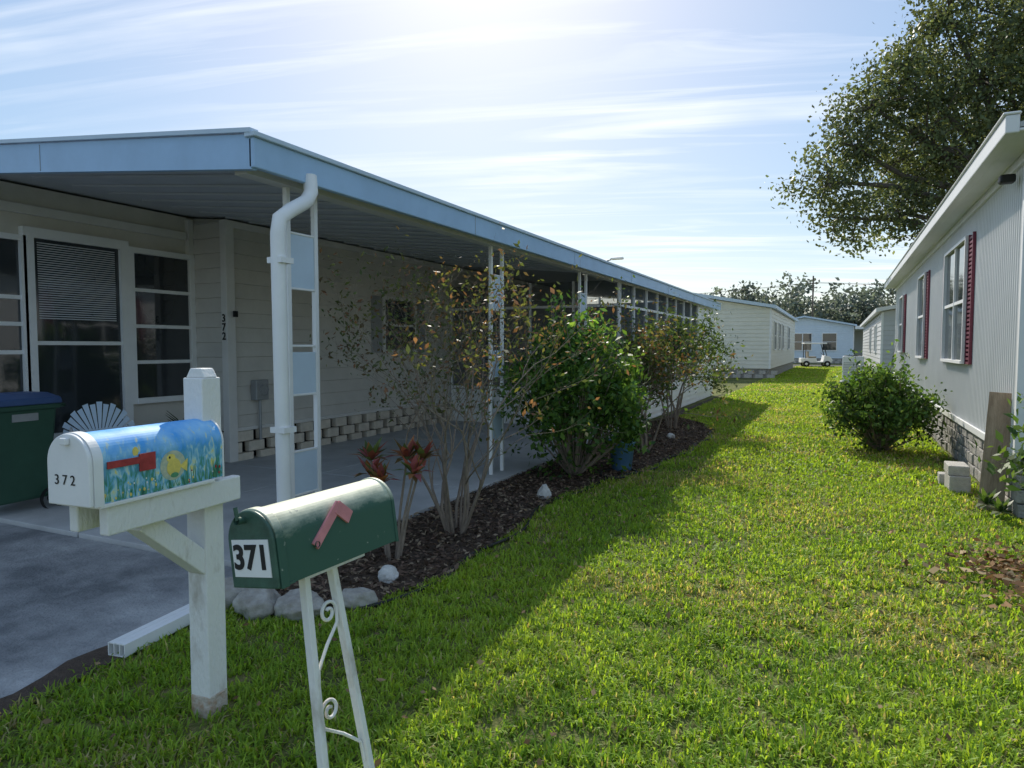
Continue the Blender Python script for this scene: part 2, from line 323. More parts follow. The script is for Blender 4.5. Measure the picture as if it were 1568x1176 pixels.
for i in range(len(edgeY)-1): mb.poly([(-3.56,edgeY[i],.010),(edgeX[i],edgeY[i],.010),(edgeX[i+1],edgeY[i+1],.010),(-3.56,edgeY[i+1],.010)])
mb.make('mulch_bed',M['soil'])
ys=rng.uniform(3.08,15.5,16000); ex=np.interp(ys,edgeY,edgeX); xs=-3.56+(ex+3.56)*rng.uniform(0,1.02,16000)
leaves('mulch_chips',np.c_[xs,ys,.012+rng.uniform(0,.03,16000)],.05,[(.12,.08,.06),(.18,.12,.09),(.07,.05,.035),(.30,.23,.16)],M['dry'],flat=.75,aspect=.4)
tt=np.linspace(3.1,15,80)
tube('garden_hose',[([(x_+.03+.07*math.sin(i*.55),y_,.022) for i,(x_,y_) in enumerate(zip(np.interp(tt,edgeY,edgeX),tt))],.013),([(-2.45+.2*math.cos(t),8.2+.35*math.sin(t),.03) for t in np.linspace(0,5.5,24)],.013)],M['black'])
# ---------------------------------------------------------------- grass
_t=np.random.default_rng(99).uniform(-1,1,(256,256))
def vn(x,y,s):
    u=x*s+100.3; v=y*s+100.7; i=np.floor(u).astype(int); j=np.floor(v).astype(int); fu=u-i; fv=v-j; fu=fu*fu*(3-2*fu); fv=fv*fv*(3-2*fv)
    g=lambda a,b: _t[a%256,b%256]
    return (g(i,j)*(1-fu)+g(i+1,j)*fu)*(1-fv)+(g(i,j+1)*(1-fu)+g(i+1,j+1)*fu)*fv
def fbm(x,y,s): return vn(x,y,s)+.5*vn(x+7,y+3,s*2.1)+.3*vn(x-5,y+9,s*4.3)
GV=[];GF=[];GC=[];base=0
for (x0,x1,y0,y1,dens,wd,ln) in ((-3.45,2.3,-.9,1.3,500,.010,.06),(-3.5,2.4,1.3,4.5,6000,.0078,.052),(-3.2,2.0,4.5,9,3200,.010,.052),(-3.5,1.5,9,20,1200,.018,.058),(-3.4,1.5,20,37,400,.03,.065),(-3.1,1.5,37,61,190,.045,.075)):
    n=int((x1-x0)*(y1-y0)*dens); x_=rng.uniform(x0,x1,n); y_=rng.uniform(y0,y1,n)
    ex=np.interp(y_,edgeY,edgeX); ok=(~((y_>3.05)&(x_<ex+.02*rng.normal(size=n))))&(x_>-3.20-.08*(y_-1.6).clip(0,1.6)+.05*rng.normal(size=n))&(~((y_>7.6)&(x_>1.47)))
    ok&=~((abs(x_+2.46)<.07)&(abs(y_-2.04)<.12)&(rng.uniform(size=n)<.8))
    pt=fbm(x_,y_,1.3); cl=fbm(x_,y_,11.)
    thin=(cl<-.50)&(rng.uniform(size=n)<.75); thin|=(pt<-.85)&(rng.uniform(size=n)<.6); ok&=~thin
    x_,y_,pt,cl=x_[ok],y_[ok],pt[ok],cl[ok]; n=len(x_)
    th=rng.uniform(0,2*np.pi,n); dr=np.c_[np.cos(th),np.sin(th)]; sd=np.c_[-dr[:,1],dr[:,0]]
    Ln=ln*(.65+.5*rng.uniform(size=n))*(1+.4*cl).clip(.5,1.6); le=rng.uniform(.2,1.35,n); W=wd*(.7+.6*rng.uniform(size=n))/2
    P0=np.c_[x_,y_,np.zeros(n)]
    S=np.c_[sd*W[:,None],np.zeros(n)]
    mid=P0+np.c_[dr*(Ln*.4*np.sin(le))[:,None],Ln*.6*np.cos(le*.6)]
    tip=mid+np.c_[dr*(Ln*.6*np.sin(np.minimum(le*1.4,1.5)))[:,None],Ln*.45*np.cos(np.minimum(le*1.5,1.7))]
    v=np.stack([P0-S,P0+S,mid+S,mid-S,tip],1).reshape(-1,3)
    i=base+np.arange(n)[:,None]*5; f=np.concatenate([i+[0,1,2],i+[0,2,3],i+[3,2,4]],0); base+=5*n
    g1=np.array([.21,.36,.045]); g2=np.array([.37,.50,.07]); br=np.array([.58,.50,.27]); 
    k=(.5+.4*pt+.25*rng.normal(size=n)).clip(0,1)[:,None]; c=g1*(1-k)+g2*k
    dryp=(.10-.38*fbm(x_+31,y_+17,1.0)-.10*cl).clip(0.05,.75); isd=(rng.uniform(size=n)<dryp)[:,None]; c=np.where(isd,br*(.55+.6*rng.uniform(size=(n,1))),c)
    c=(c*(1+.2*rng.normal(size=(n,1))).clip(.5,1.5)).clip(0,.75)
    GV.append(v);GF.append(f);GC.append(np.repeat(c,5,0))
npmesh('grass',np.concatenate(GV),np.concatenate(GF),M['grass'],col=np.concatenate(GC))
# ---------------------------------------------------------------- left mobile home with carport
H=empty('mobile_home_with_carport',(-8,12,0))
XE=-3.6; rz=lambda x_: 3.0+.1*(XE-x_) if x_>-9.5 else 3.59-.1*(-9.5-x_)
Y0,Y1=3.48,23.3
MB().prism([(XE,3.0),(-9.5,3.59),(-15,3.04),(-15,2.98),(-9.5,3.53),(XE,2.94)],Y0,Y1).make('roof',M['ceil'],H)
MB().prism([(XE+.0,3.004),(-9.5,3.594),(-15,3.044),(-15,3.05),(-9.5,3.61),(XE,3.02)],Y0+.01,Y1).make('roof_top',M['roofm'],H)
mb=MB()
mb.prism([(XE+.02,3.02),(XE+.02,2.79),(-9.5,3.38),(-9.5,3.61)],Y0-.05,Y0); mb.prism([(-9.5,3.61),(-9.5,3.38),(-15,2.83),(-15,3.06)],Y0-.05,Y0)
mb.make('front_fascia',M['blue'],H)
MB().box(XE,XE+.05,Y0-.05,Y1,2.80,3.0).make('side_fascia',M['blue'],H,bevel=.008)
MB().box(XE-.02,XE+.075,Y0-.07,Y1,3.0,3.035).make('drip_edge',M['paleblue'],H,bevel=.006)
mb=MB(); 
for x0,x1 in ((XE+.04,-9.5),(-9.5,-15)):
    z0,z1=rz(x0)+.03,rz(x1)+.03; mb.prism([(x0,z0),(x1,z1),(x1,z1+.03),(x0,z0+.03)],Y0-.075,Y0-.0)
mb.make('front_drip_edge',M['paleblue'],H)
mb=MB(); [mb.box(XE+.05,XE+.053,y-.002,y+.002,2.805,2.995) for y in np.arange(6.5,23,3.05)]; mb.box(-5.9,-5.896,Y0-.054,Y0-.05,3.03,3.24); mb.make('fascia_seams',M['metal'],H)
mb=MB(); y=Y0+.3
while y<12.3:
    mb.prism([(XE-.06,2.935),(-7.35,3.315),(-7.35,3.295),(XE-.06,2.915)],y,y+.02); y+=.4
mb.make('ceiling_seams',M['ceil'],H)
MB().box(-3.84,-3.72,Y0+.05,20.2,2.80,2.935).make('edge_beam',M['trimb'],H)
# body
MB().prism([(-7.42,.45),(-7.42,3.3),(-9.5,3.5),(-14,3.05),(-14,.45)],6.66,20.2).make('house_walls',M['siding'],H)
MB().prism([(-8.07,.45),(-8.07,3.36),(-9.5,3.5),(-14,3.05),(-14,.45)],3.75,6.66).make('front_room_walls',M['siding'],H)
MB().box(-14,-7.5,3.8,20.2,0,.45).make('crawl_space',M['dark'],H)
A=Wall((-7.42,6.64),(-7.42,20.2)); A.lap('side_siding',M['siding'],H,.46,3.28,.2)
B=Wall((-8.05,6.64),(-7.42,6.64)); B.lap('step_siding',M['siding'],H,.46,3.3,.2)
C=Wall((-8.07,3.75),(-8.07,6.64))
mb=MB(); mb.box(-7.44,-7.33,6.56,6.70,.05,3.28); mb.box(-8.08,-8.0,6.54,6.62,.45,3.33); mb.box(-7.42,-7.37,6.71,20.1,3.2,3.29); mb.box(-7.42,-7.36,6.71,12.3,.45,.5); mb.box(-8.07,-8.02,3.75,6.53,3.05,3.15)
mb.make('wall_trim',M['trimb'],H,bevel=.005)
C.window(H,'porch_window_near',.05,.66,.95,2.75,1,(.33,.5,.66),.06,blinds=.0)
C.window(H,'porch_door',.80,1.80,.62,2.80,1,(.47,),.11,blinds=.40)
C.window(H,'porch_window_far',1.98,2.80,.95,2.78,1,(.25,.5,.75),.07)
A.window(H,'bedroom_window',3.45,4.4,1.55,2.45,1,(.5,),.06,mf=M['trimb'])
mb=MB(); A.box(mb,3.1,3.36,1.5,2.5,.02,.06); A.box(mb,4.5,4.76,1.5,2.5,.02,.06); mb.make('window_shutters',M['metal'],H)
A.window(H,'side_window',7.2,8.4,1.3,2.45,2,(.5,),.06)
# decorative block skirting
mb=MB(); 
for r_ in range(3):
    y=6.70-(r_%2)*.2
    while y<12.4:
        l=.27; a0=max(y,6.7); mb.box(-7.43,-7.33,a0,y+l,.01+r_*.15,.01+r_*.15+.138); y+=.4
for r_ in range(3):
    for k in range(2): mb.box(-8.0+k*.33,-7.71+k*.33,6.58,6.66,.01+r_*.15,.148+r_*.15)
mb.make('skirting_blocks',M['skirt'],H,bevel=.006)
mb=MB(); mb.box(-8.0,-7.3,4.5,5.7,.05,.24); mb.box(-8.0,-7.62,4.5,5.7,.24,.43); mb.make('entry_steps',M['slab'],H,bevel=.01)
mb=MB(); A.box(mb,.35,.58,.86,1.14,.03,.14); mb.make('electric_meter_box',M['metal'],H,bevel=.01)
tube('meter_conduit',[([(-7.33,7.1,.86),(-7.33,7.1,.3)],.02),([(-7.25,7.1,1.0),(-7.235,7.1,1.0)],.08)],M['metal'],H)
for i,c in enumerate('372'): text('number_'+c,c,(-7.385,6.55,1.98-.12*i),(R(90),0,0),.14,M['black'],H,.003,world=True)
mb=MB(); A.box(mb,-.02,.04,2.0,2.08,.13,.16); mb.make('doorbell',M['dark'],H)
# carport posts (paired uprights with panels)
for i,y in enumerate((3.95,7.3,10.4)):
    mb=MB(); mb.box(-3.81,-3.77,y,y+.04,.05,2.93); mb.box(-3.81,-3.77,y+.30,y+.34,.05,2.93)
    for z in (.44,.78,1.22,1.60,2.04,2.46): mb.box(-3.80,-3.775,y+.04,y+.30,z,z+.018)
    mb.make('post_%d'%(i+1),M['white'],H,bevel=.004)
    mb=MB()
    for z in (.459,1.239,2.059): mb.box(-3.79,-3.78,y+.042,y+.298,z,z+.322 if z<2 else z+.40)
    mb.make('post_panels_%d'%(i+1),M['paleblue'],H)
tube('downspout',[([(-3.56,3.97,2.86),(-3.54,3.96,2.74),(-3.53,3.90,2.66),(-3.52,3.72,2.56),(-3.52,3.62,2.49),(-3.52,3.60,2.38),(-3.52,3.61,1.2),(-3.52,3.62,.1)],.052)],M['white'],H,n=12)
MB().box(-3.585,-3.455,3.56,3.68,2.18,2.22).box(-3.585,-3.455,3.56,3.68,1.0,1.04).make('downspout_straps',M['white'],H)
# screened room
S1=Wall((-7.38,12.45),(-3.74,12.45)); S2=Wall((-3.74,12.45),(-3.74,20.2))
kb=MB(); S1.box(kb,0,S1.L,.0,.72,-.06,0); S2.box(kb,.0,S2.L,.0,.72,-.06,.0); kb.make('screen_room_knee_wall',M['white'],H)
S1.lap('knee_siding_front',M['white'],H,.02,.72,.12); S2.lap('knee_siding_side',M['white'],H,.02,.72,.12)
fr=MB(); scn=MB()
for S in (S1,S2):
    k=int(S.L/.9); 
    for i in range(k+1):
        a_=i*S.L/k; S.box(fr,max(a_-.02,0),min(a_+.02,S.L),.72,2.86,-.045,.03 if S is S1 else .032)
    for z in (.74,2.36): 
        for i in range(k): S.box(fr,i*S.L/k+.02,(i+1)*S.L/k-.02,z,z+.05,-.04,.02)
    scn.poly([S.P(0.03,.72,-.01),S.P(S.L-.03,.72,-.01),S.P(S.L-.03,2.86,-.01),S.P(.03,2.86,-.01)])
fr.make('screen_room_frame',M['white'],H); scn.make('screen_mesh',M['screen'],H)
MB().box(-14,-3.76,20.2,23.1,0,2.93).make('utility_room',M['white'],H)
Wall((-3.76,20.2),(-3.76,23.1)).lap('utility_siding',M['white'],H,.02,2.9,.2,o=.002)
MB().box(-7.4,-3.8,12.46,20.2,-.05,.045).make('screen_room_floor',M['slab'],H)
E=empty('patio_table',(-5.4,15,.045)); lathe('top',[(0,.70),(.55,.70),(.55,.73),(0,.73)],M['white'],E); tube('leg',[([(0,0,0),(0,0,.7)],.04),([(0,0,.0),(0,0,.03)],.28)],M['white'],E,world=False)
# fallen downspout piece
E=empty('aluminum_gutter_piece',(-3.36,2.62,0),(0,0,R(8)))
mb=MB(); mb.box(-.055,.055,-.42,.40,.018,.022)
for x_ in (-.055,-.018,.018,.051): mb.box(x_,x_+.005,-.42,.40,.022,.085)
for x_ in (-.05,-.013,.023): mb.box(x_,x_+.028,-.415,.40,.078,.084)
mb.make('channel',M['white'],E,world=False)
# trash bin
E=empty('trash_bin',(-7.12,3.72,.03),(0,0,R(5)))
mb=MB(); a,b_=.25,.31
mb.corners([(-a,-a,.12),(a,-a,.12),(a,a,.12),(-a,a,.12),(-b_,-b_,1.0),(b_,-b_,1.0),(b_,b_,1.0),(-b_,b_,1.0)]); mb.make('body',M['bin'],E,world=False,bevel=.03)
MB().box(-.33,.33,-.33,.33,.98,1.03).make('rim',M['bin'],E,world=False,bevel=.012)
mb=MB(); mb.prism([(-.35,1.03),(.35,1.03),(.33,1.09),(.15,1.13),(-.15,1.13),(-.33,1.09)],-.36,.34); mb.make('lid',M['binlid'],E,world=False,bevel=.015)
MB().box(.300,.310,-.12,.12,.88,.95).make('label',M['metal'],E,world=False)
tube('handle',[([(-.25,.36,1.0),(-.25,.42,1.0),(.25,.42,1.0),(.25,.36,1.0)],.016)],M['bin'],E,world=False)
for s in (-1,1): tube('wheel_%d'%(s+2),[([(s*.27,.24,.11),(s*.32,.24,.11)],[.11,.11]),([(s*.268,.24,.11),(s*.322,.24,.11)],.04)],M['black'],E,n=18,world=False)
# shell-back chair
E=empty('shell_back_lawn_chair',(-7.25,4.75,.05),(0,0,R(60)))
mb=MB(); n_=15
for i in range(n_):
    t0=R(10+160*i/n_); t1=R(10+160*(i+.8)/n_); rr_=.36+.02*(i%2)
    mb.poly([(0+.05*math.cos(t0),.18,.5),(rr_*math.cos(t0),.30,.5+rr_*math.sin(t0)*1.15),(rr_*math.cos(t1),.30,.5+rr_*math.sin(t1)*1.15),(.05*math.cos(t1),.18,.5)])
mb.make('shell_back',M['paleblue'],E,world=False)
MB().box(-.26,.26,-.28,.2,.42,.45).make('seat',M['white'],E,world=False,bevel=.012)
tube('frame',[([(s*.27,-.28,.0),(s*.27,-.28,.62),(s*.27,.22,.66),(s*.27,.28,.3),(s*.27,.3,0)],.014) for s in (-1,1)]+[([(-.27,.26,.42),(.27,.26,.42)],.014)],M['white'],E,world=False)
def pot(name,loc,r,h,mat):
    E=empty(name,loc); lathe('pot',[(0,.0),(r*.72,0),(r*.95,h*.9),(r*1.05,h*.9),(r*1.05,h),(r*.9,h),(r*.88,h*.88),(0,h*.86)],mat,E); return E
E=pot('potted_plant',(-7.55,6.1,.05),.17,.32,M['terra'])
P=[];
for i in range(16):
    t=rng.uniform(0,6.28); l=rng.uniform(.3,.6); P.append(([(0,0,.28),(math.cos(t)*l*.3,math.sin(t)*l*.3,.28+l*.6),(math.cos(t)*l*.6,math.sin(t)*l*.6,.28+l*.8)],[.012,.01,.002]))
v,f=tubemesh(P,4); npmesh('blades',v,f,M['leaf'],E,col=np.tile([.05,.08,.03],(len(v),1)),world=False)
pot('flower_pot',(-2.50,8.5,.01),.17,.40,M['bluepot'])
# ---------------------------------------------------------------- mailboxes
def mprof(w_,h_,n=14,e=0):
    r=w_/2+e; P=[(-r,-e),(r,-e)]
    for i in range(n+1):
        t=math.pi*i/n; P.append((r*math.cos(t),h_-w_/2+r*math.sin(t)))
    return P
# 372
E=empty('painted_mailbox_on_post',(-2.46,2.06,0),(0,0,R(5)))
pw=.052
MB().box(-pw,pw,-pw,pw,-.05,1.47).prism([(-pw,1.47),(pw,1.47),(pw*.55,1.51),(-pw*.55,1.51)],-pw*.7,pw*.7).make('post',M['whiteold'],E,world=False,bevel=.005)
MB().box(-pw-.002,pw+.002,-pw-.002,pw+.002,-.02,.10).make('post_bare_foot',M['woodraw'],E,world=False,bevel=.01)
MB().box(pw+.001,pw+.045,-.54,.11,.93,1.035).box(-pw-.045,-pw-.001,-.54,.11,.93,1.035).make('arm',M['whiteold'],E,world=False,bevel=.006)
MB().beam((0,-.34,.935),(0,-.02,.66),.09,.085,(0,1,0)).make('brace',M['whiteold'],E,world=False,bevel=.005)
MB().box(-.105,.115,-.58,-.054,1.036,1.052).make('base_board',M['whiteold'],E,world=False,bevel=.004)
mbx=empty('mailbox',(.01,-.07,1.053)); mbx.parent=E
bw,bh=.2,.245
def boxat(name,prof,y0,y1,mat,par,sm=False,bev=0): 
    return MB().prism(prof,y0,y1).make(name,mat,par,world=False,bevel=bev)
boxat('body',mprof(bw,bh,28),-.50,.06,M['painted'],mbx)
boxat('front_rim',mprof(bw,bh,28,.006),-.53,-.495,M['white'],mbx)
boxat('door',mprof(bw,bh,28,.003),-.546,-.531,M['white'],mbx,bev=.004)
boxat('rear_cap',mprof(bw,bh,28,.003),.06,.068,M['white'],mbx)
text('number','3 7 2',(-.015,-.5475,.085),(R(90),0,0),.05,M['black'],mbx)
MB().box(-.015,.015,-.565,-.546,.21,.235).make('door_pull',M['white'],mbx,world=False,bevel=.004)
MB().box(.103,.108,-.48,-.31,.120,.145).box(.1035,.1085,-.35,-.28,.09,.155).make('flag',M['red'],mbx,world=False,bevel=.001)
def disk(cx,cz,rx,rz_,mat,nm,off,x0=.1):
    mb=MB(); mb.prism([(cx+rx*math.cos(2*math.pi*i/20),cz+rz_*math.sin(2*math.pi*i/20)) for i in range(20)],x0,x0+off,'X'); mb.make(nm,mat,mbx,world=False)
disk(-.195,.088,.060,.058,M['tan'],'painted_shell',.0012); disk(-.192,.080,.033,.036,M['tile'],'painted_fish_body',.0024)
MB().prism([(-.165,.08),(-.125,.105),(-.13,.055)],.1,.1030,'X').make('painted_fish_tail',M['tile'],mbx,world=False)
disk(-.205,.118,.020,.016,M['tile'],'painted_fish_head',.0030); disk(-.212,.121,.004,.005,M['black'],'painted_eye',.0040); disk(-.19,.05,.018,.010,M['reed'],'painted_fin',.0036)
disk(-.36,.165,.012,.018,M['tile'],'painted_bird',.0012,.0985)
mb=MB()
for i in range(60):
    y_=rng.uniform(-.49,.05); h_=rng.uniform(.03,.10); l_=rng.normal(0,.008)
    if -.27<y_<-.12: h_*=.35
    mb.poly([(.1006,y_-.0022,.004),(.1006,y_+.0022,.004),(.1006,y_+l_+.0006,h_),(.1006,y_+l_-.0006,h_)])
mb.make('painted_reeds',M['reed'],mbx,world=False)
for i in range(40):
    y_=rng.uniform(-.49,.05); z_=rng.uniform(.008,.06); s_=rng.uniform(.0015,.005)
    if abs(y_+.195)<.07: continue
    disk(y_,z_,s_,s_*1.4,M['red'] if (y_>-.12 and i%2) else (M['tile'] if i%3 else M['white']),'painted_flower_%d'%i,.0010)
# 371
E=empty('green_mailbox_on_iron_stand',(-1.275,1.60,0),(0,R(-8),R(-2)))
b0,b1=.955,.24; bw,bh=.17,.21
mbx=empty('mailbox',(0,0,b0)); mbx.parent=E
boxat('body',mprof(bw,bh,28),-.225,.25,M['greenworn'],mbx)
boxat('front_rim',mprof(bw,bh,28,.005),-.25,-.222,M['greenworn'],mbx,bev=.002)
boxat('rear_rim',mprof(bw,bh,28,.004),.25,.262,M['greenworn'],mbx,bev=.002)
boxat('door',mprof(bw,bh,28,.002),-.262,-.251,M['green'],mbx,bev=.004)
mb=MB(); mb.box(-.088,.088,-.224,-.2,-.001,.004); [mb.box(-.07,.07,y,y+.004,-.002,0) for y in (-.1,.1)]; mb.make('floor_lip',M['green'],mbx,world=False)
MB().box(-.07,.07,-.2645,-.262,.03,.132).make('number_plate',M['white'],mbx,world=False)
text('number','371',(0,-.2655,.081),(R(90),0,0),.092,M['black'],mbx,.0028)
tube('door_knob',[([(-.01,-.262,.185),(-.01,-.29,.19)],[.008,.012]),([(-.01,-.285,.19),(-.01,-.288,.225)],.006)],M['green'],mbx,world=False)
mb=MB(); mb.beam((.0885,-.115,.075),(.0885,.0,.175),.008,.028,(0,0,1)); mb.beam((.0895,-.012,.168),(.0895,.04,.125),.009,.04); mb.make('flag',M['pink'],mbx,world=False,bevel=.001)
tube('flag_pivot',[([(.085,-.11,.08),(.097,-.11,.08)],.009)],M['green'],mbx,world=False)
MB().box(-.05,.05,-.13,.13,-.018,-.001).make('mount_plate',M['whiteold'],mbx,world=False)
mb=MB()
lt=[(-.085,b0-.018),(-.11,-.02)]; rt=[(.03,b0-.018),(.115,-.02)]
for a,b_ in (lt,rt): mb.beam((0,a[0],a[1]),(0,b_[0],b_[1]),.028,.022,(0,1,0))
mb.make('stand_legs',M['whiteold'],E,world=False,bevel=.003)
legL=lambda z: -.11+.025*z/b0; legR=lambda z: .115-.085*z/b0
S_=[]
for k,(cz,fl) in enumerate(((.80,1),(.52,-1),(.22,1))):
    lx=legR(cz)-.014 if fl>0 else legL(cz)+.014
    sz=.036; cy=lx-fl*sz; P=[]
    for i in range(30):
        t=i/29*2.7*math.pi; r=sz*(1-.75*i/29); P.append((0,cy+fl*r*math.cos(t),cz+r*math.sin(t)))
    q=legL(cz-.2)+.014 if fl>0 else legR(cz-.2)-.014
    tail=[(0,q,cz-.21),(0,q+fl*.008,cz-.15),(0,(q+lx)/2,cz-.09),(0,lx-fl*.004,cz-.04)]
    S_.append((tail+P,.0055))
tube('scrollwork',S_,M['whiteold'],E,n=6,world=False)
# ---------------------------------------------------------------- right mobile home
H=empty('mobile_home',(5,15.7,0))
MB().box(1.53,8.5,7.72,23.8,.58,3.42).make('wall_core',M['rwall'],H)
W=Wall((1.52,23.8),(1.52,7.7)); W.ribs('ribbed_siding',M['rwall'],H,.62,3.30)
W2=Wall((1.52,7.71),(8.5,7.71)); W2.ribs('front_ribbed_siding',M['rwall'],H,.62,3.42)
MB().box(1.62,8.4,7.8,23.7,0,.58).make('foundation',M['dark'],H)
mb=MB(); mb.box(1.485,1.53,7.66,23.85,.55,.63); mb.box(1.48,1.56,7.655,7.73,.631,3.3); mb.box(1.48,1.54,7.735,23.85,3.3,3.42); mb.make('trim',M['rtrim'],H,bevel=.005)
mb=MB(); mb.prism([(1.30,3.42),(1.30,3.46),(5,4.3),(8.8,3.46),(8.8,3.42)],7.0,24.0); mb.make('roof',M['roofm'],H)
mb=MB(); mb.box(1.20,1.30,6.98,24.02,3.37,3.52); mb.box(1.295,1.50,7.0,24.0,3.385,3.415); mb.box(1.18,1.31,6.97,24.03,3.521,3.545); mb.make('gutter',M['rtrim'],H,bevel=.012)
mb=MB(); mb.prism([(1.32,3.41),(5,4.29),(8.78,3.41)],7.02,7.05); mb.make('gable',M['rtrim'],H)
mb=MB()
for r_ in range(4):
    y=7.72
    while y<23.7:
        l=rng.uniform(.16,.34); d_=rng.uniform(0,.03); mb.box(1.535-d_,1.6,y,min(y+l-.012,23.78),.005+r_*.137,.005+r_*.137+.125); y+=l
for r_ in range(4):
    x_=1.62
    while x_<8.3:
        l=rng.uniform(.16,.34); mb.box(x_,x_+l-.012,7.74-rng.uniform(0,.02),7.8,.005+r_*.137,.13+r_*.137); x_+=l
mb.make('stone_skirting',M['greybrk'],H,bevel=.01)
def rwin(nm,ya,yb,z0,z1,nv,sh):
    a0,a1=23.8-yb,23.8-ya; W.window(H,nm,a0+sh+.04,a1-sh-.04,z0,z1,nv,(.5,),.04,o=.035)
    mb=MB()
    for s0 in (a0,a1-sh):
        W.box(mb,s0,s0+.04,z0-.04,z1+.04,.015,.05); W.box(mb,s0+sh-.04,s0+sh,z0-.04,z1+.04,.015,.05)
        z=z0-.04
        while z<z1: W.box(mb,s0+.04,s0+sh-.04,z,z+.03,.016,.045); z+=.055
    mb.make(nm+'_shutters',M['shutter'],H)
rwin('window_a',10.25,12.9,1.42,3.0,2,.33); rwin('window_b',15.0,16.9,1.42,3.0,1,.33); rwin('window_c',20.0,21.8,1.5,2.9,1,.34)
mb=MB(); mb.box(1.34,1.47,7.95,8.07,3.16,3.24); mb.make('flood_light',M['black'],H,bevel=.02)
E=empty('concrete_blocks',(1.22,8.95,0))
MB().box(-.1,.1,-.2,.2,0,.19).box(-.14,.04,.28,.46,0,.13).box(-.11,.09,-.17,.2,.192,.30).make('blocks',M['cblock'],E,world=False,bevel=.01)
E=empty('wood_plank',(1.37,8.0,0),(R(-4),R(3),R(-12)))
MB().box(-.105,.105,-.018,.018,0,1.16).make('board',M['wood'],E,world=False,bevel=.004)
# ---------------------------------------------------------------- neighbours
def home(name,x0,x1,y0,y1,wh,rise,mat,side,wins,fas=M['paleblue']):
    H=empty(name,((x0+x1)/2,(y0+y1)/2,0)); xm=(x0+x1)/2
    MB().prism([(x0,.5),(x1,.5),(x1,wh),(xm,wh+rise-.03),(x0,wh)],y0,y1).make('walls',mat,H)
    MB().box(x0+.06,x1-.06,y0+.06,y1-.06,0,.5).make('base',M['greybrk'],H)
    F_=Wall((x0,y0),(x1,y0)); F_.lap('front_siding',mat,H,.5,wh,.2,o=.0)
    MB().prism([(x0-.25,wh-.02),(xm,wh+rise),(x1+.25,wh-.02),(x1+.25,wh+.14),(xm,wh+rise+.16),(x0-.25,wh+.14)],y0-.35,y1+.2).make('roof',fas,H)
    Sd=Wall((x1,y0),(x1,y1)) if side>0 else Wall((x0,y1),(x0,y0)); Sd.lap('side_siding',mat,H,.5,wh-.02,.2,o=.0)
    for i,(a0,a1,z0,z1) in enumerate(wins): Sd.window(H,'window_%d'%i,a0,a1,z0,z1,1,(.5,),.07)
    mb=MB(); mb.box(x1-.06,x1+.03,y0-.03,y0+.06,.5,wh-.03) if side>0 else mb.box(x0-.03,x0+.06,y0-.03,y0+.06,.5,wh-.03); mb.make('corner_trim',M['white'],H)
    mb=MB(); 
    x_=x0
    while x_<x1: mb.box(x_,x_+.38,y0-.02,y0+.05,.02,.2); mb.box(x_+.2,x_+.5,y0-.02,y0+.05,.22,.4); x_+=.55
    mb.make('skirting',M['cblock'],H); return H,F_
home('cream_mobile_home',-11,-3.15,36.8,57,3.55,.75,M['cream'],1,[(1.5,2.6,1.5,2.9),(4.5,5.5,1.5,2.9),(7,8,1.5,2.9),(12,13.5,1.5,2.9)])
home('grey_mobile_home',1.6,9.2,33,58,3.1,.7,M['greyv'],-1,[(20,21.2,1.4,2.6),(14,15,1.4,2.6)],M['rtrim'])
H,F_=home('white_mobile_home',-7.5,1.2,73,88,3.6,.9,M['wvinyl'],1,[(2,4,1.5,2.8)])
F_.window(H,'front_window_a',3.4,5.0,1.3,2.9,2,(.5,),.08); F_.window(H,'front_window_b',6.0,7.2,1.3,2.9,1,(.5,),.08)
mb=MB(); mb.box(1.3,5.5,72.5,82,3.3,3.6); mb.box(5.2,5.3,72.6,72.7,0,3.3); mb.box(3.2,3.3,72.6,72.7,0,3.3); mb.make('carport_roof',M['white'],H)
MB().box(1.3,5.4,81,81.1,0,3.3).make('carport_back',M['greyv'],H)
# AC unit
E=empty('air_conditioner_unit',(.55,33.5,0))
MB().box(-.42,.42,-.42,.42,.1,1.2).make('cabinet',M['rtrim'],E,world=False,bevel=.03); MB().box(-.5,.5,-.5,.5,0,.1).make('pad',M['slab'],E,world=False)
mb=MB(); [mb.box(-.38,.38,-.425,-.42,.2+.07*i,.23+.07*i) for i in range(11)]; mb.make('louvres',M['metal'],E,world=False)
lathe('fan_ring',[(.36,1.2),(.36,1.23),(.3,1.23),(.3,1.2)],M['black'],E)
# golf cart
E=empty('golf_cart',(-1.75,60.2,0),(0,0,R(12)))
mb=MB(); mb.prism([(-1.15,.35),(1.1,.35),(1.2,.55),(1.0,.85),(.6,.95),(.5,.45),(.05,.45),(0,.7),(-1.15,.72)],-.55,.55,'Y'); mb.make('body',M['white'],E,world=False,bevel=.03)
MB().box(-.6,.0,-.5,.5,.72,.85).box(-.68,-.56,-.5,.5,.85,1.25).make('seat',M['seat'],E,world=False,bevel=.03)
MB().box(-.95,.75,-.6,.6,1.85,1.94).make('canopy',M['white'],E,world=False,bevel=.03)
tube('posts',[([(.75,s*.52,.9),(.5,s*.52,1.86)],.03) for s in (-1,1)]+[([(-.8,s*.52,.7),(-.8,s*.52,1.86)],.03) for s in (-1,1)]+[([(.6,-.25,.9),(.35,-.25,1.15)],.015)],M['black'],E,world=False)
for i,(a,s) in enumerate(((.8,-1),(.8,1),(-.75,-1),(-.75,1))):
    tube('wheel_%d'%i,[([(a,s*.5,.25),(a,s*.62,.25)],.25),([(a,s*.61,.25),(a,s*.625,.25)],[.25,.1])],M['black'],E,n=18,world=False)
    tube('hub_%d'%i,[([(a,s*.62,.25),(a,s*.64,.25)],[.12,.02])],M['white'],E,n=14,world=False)
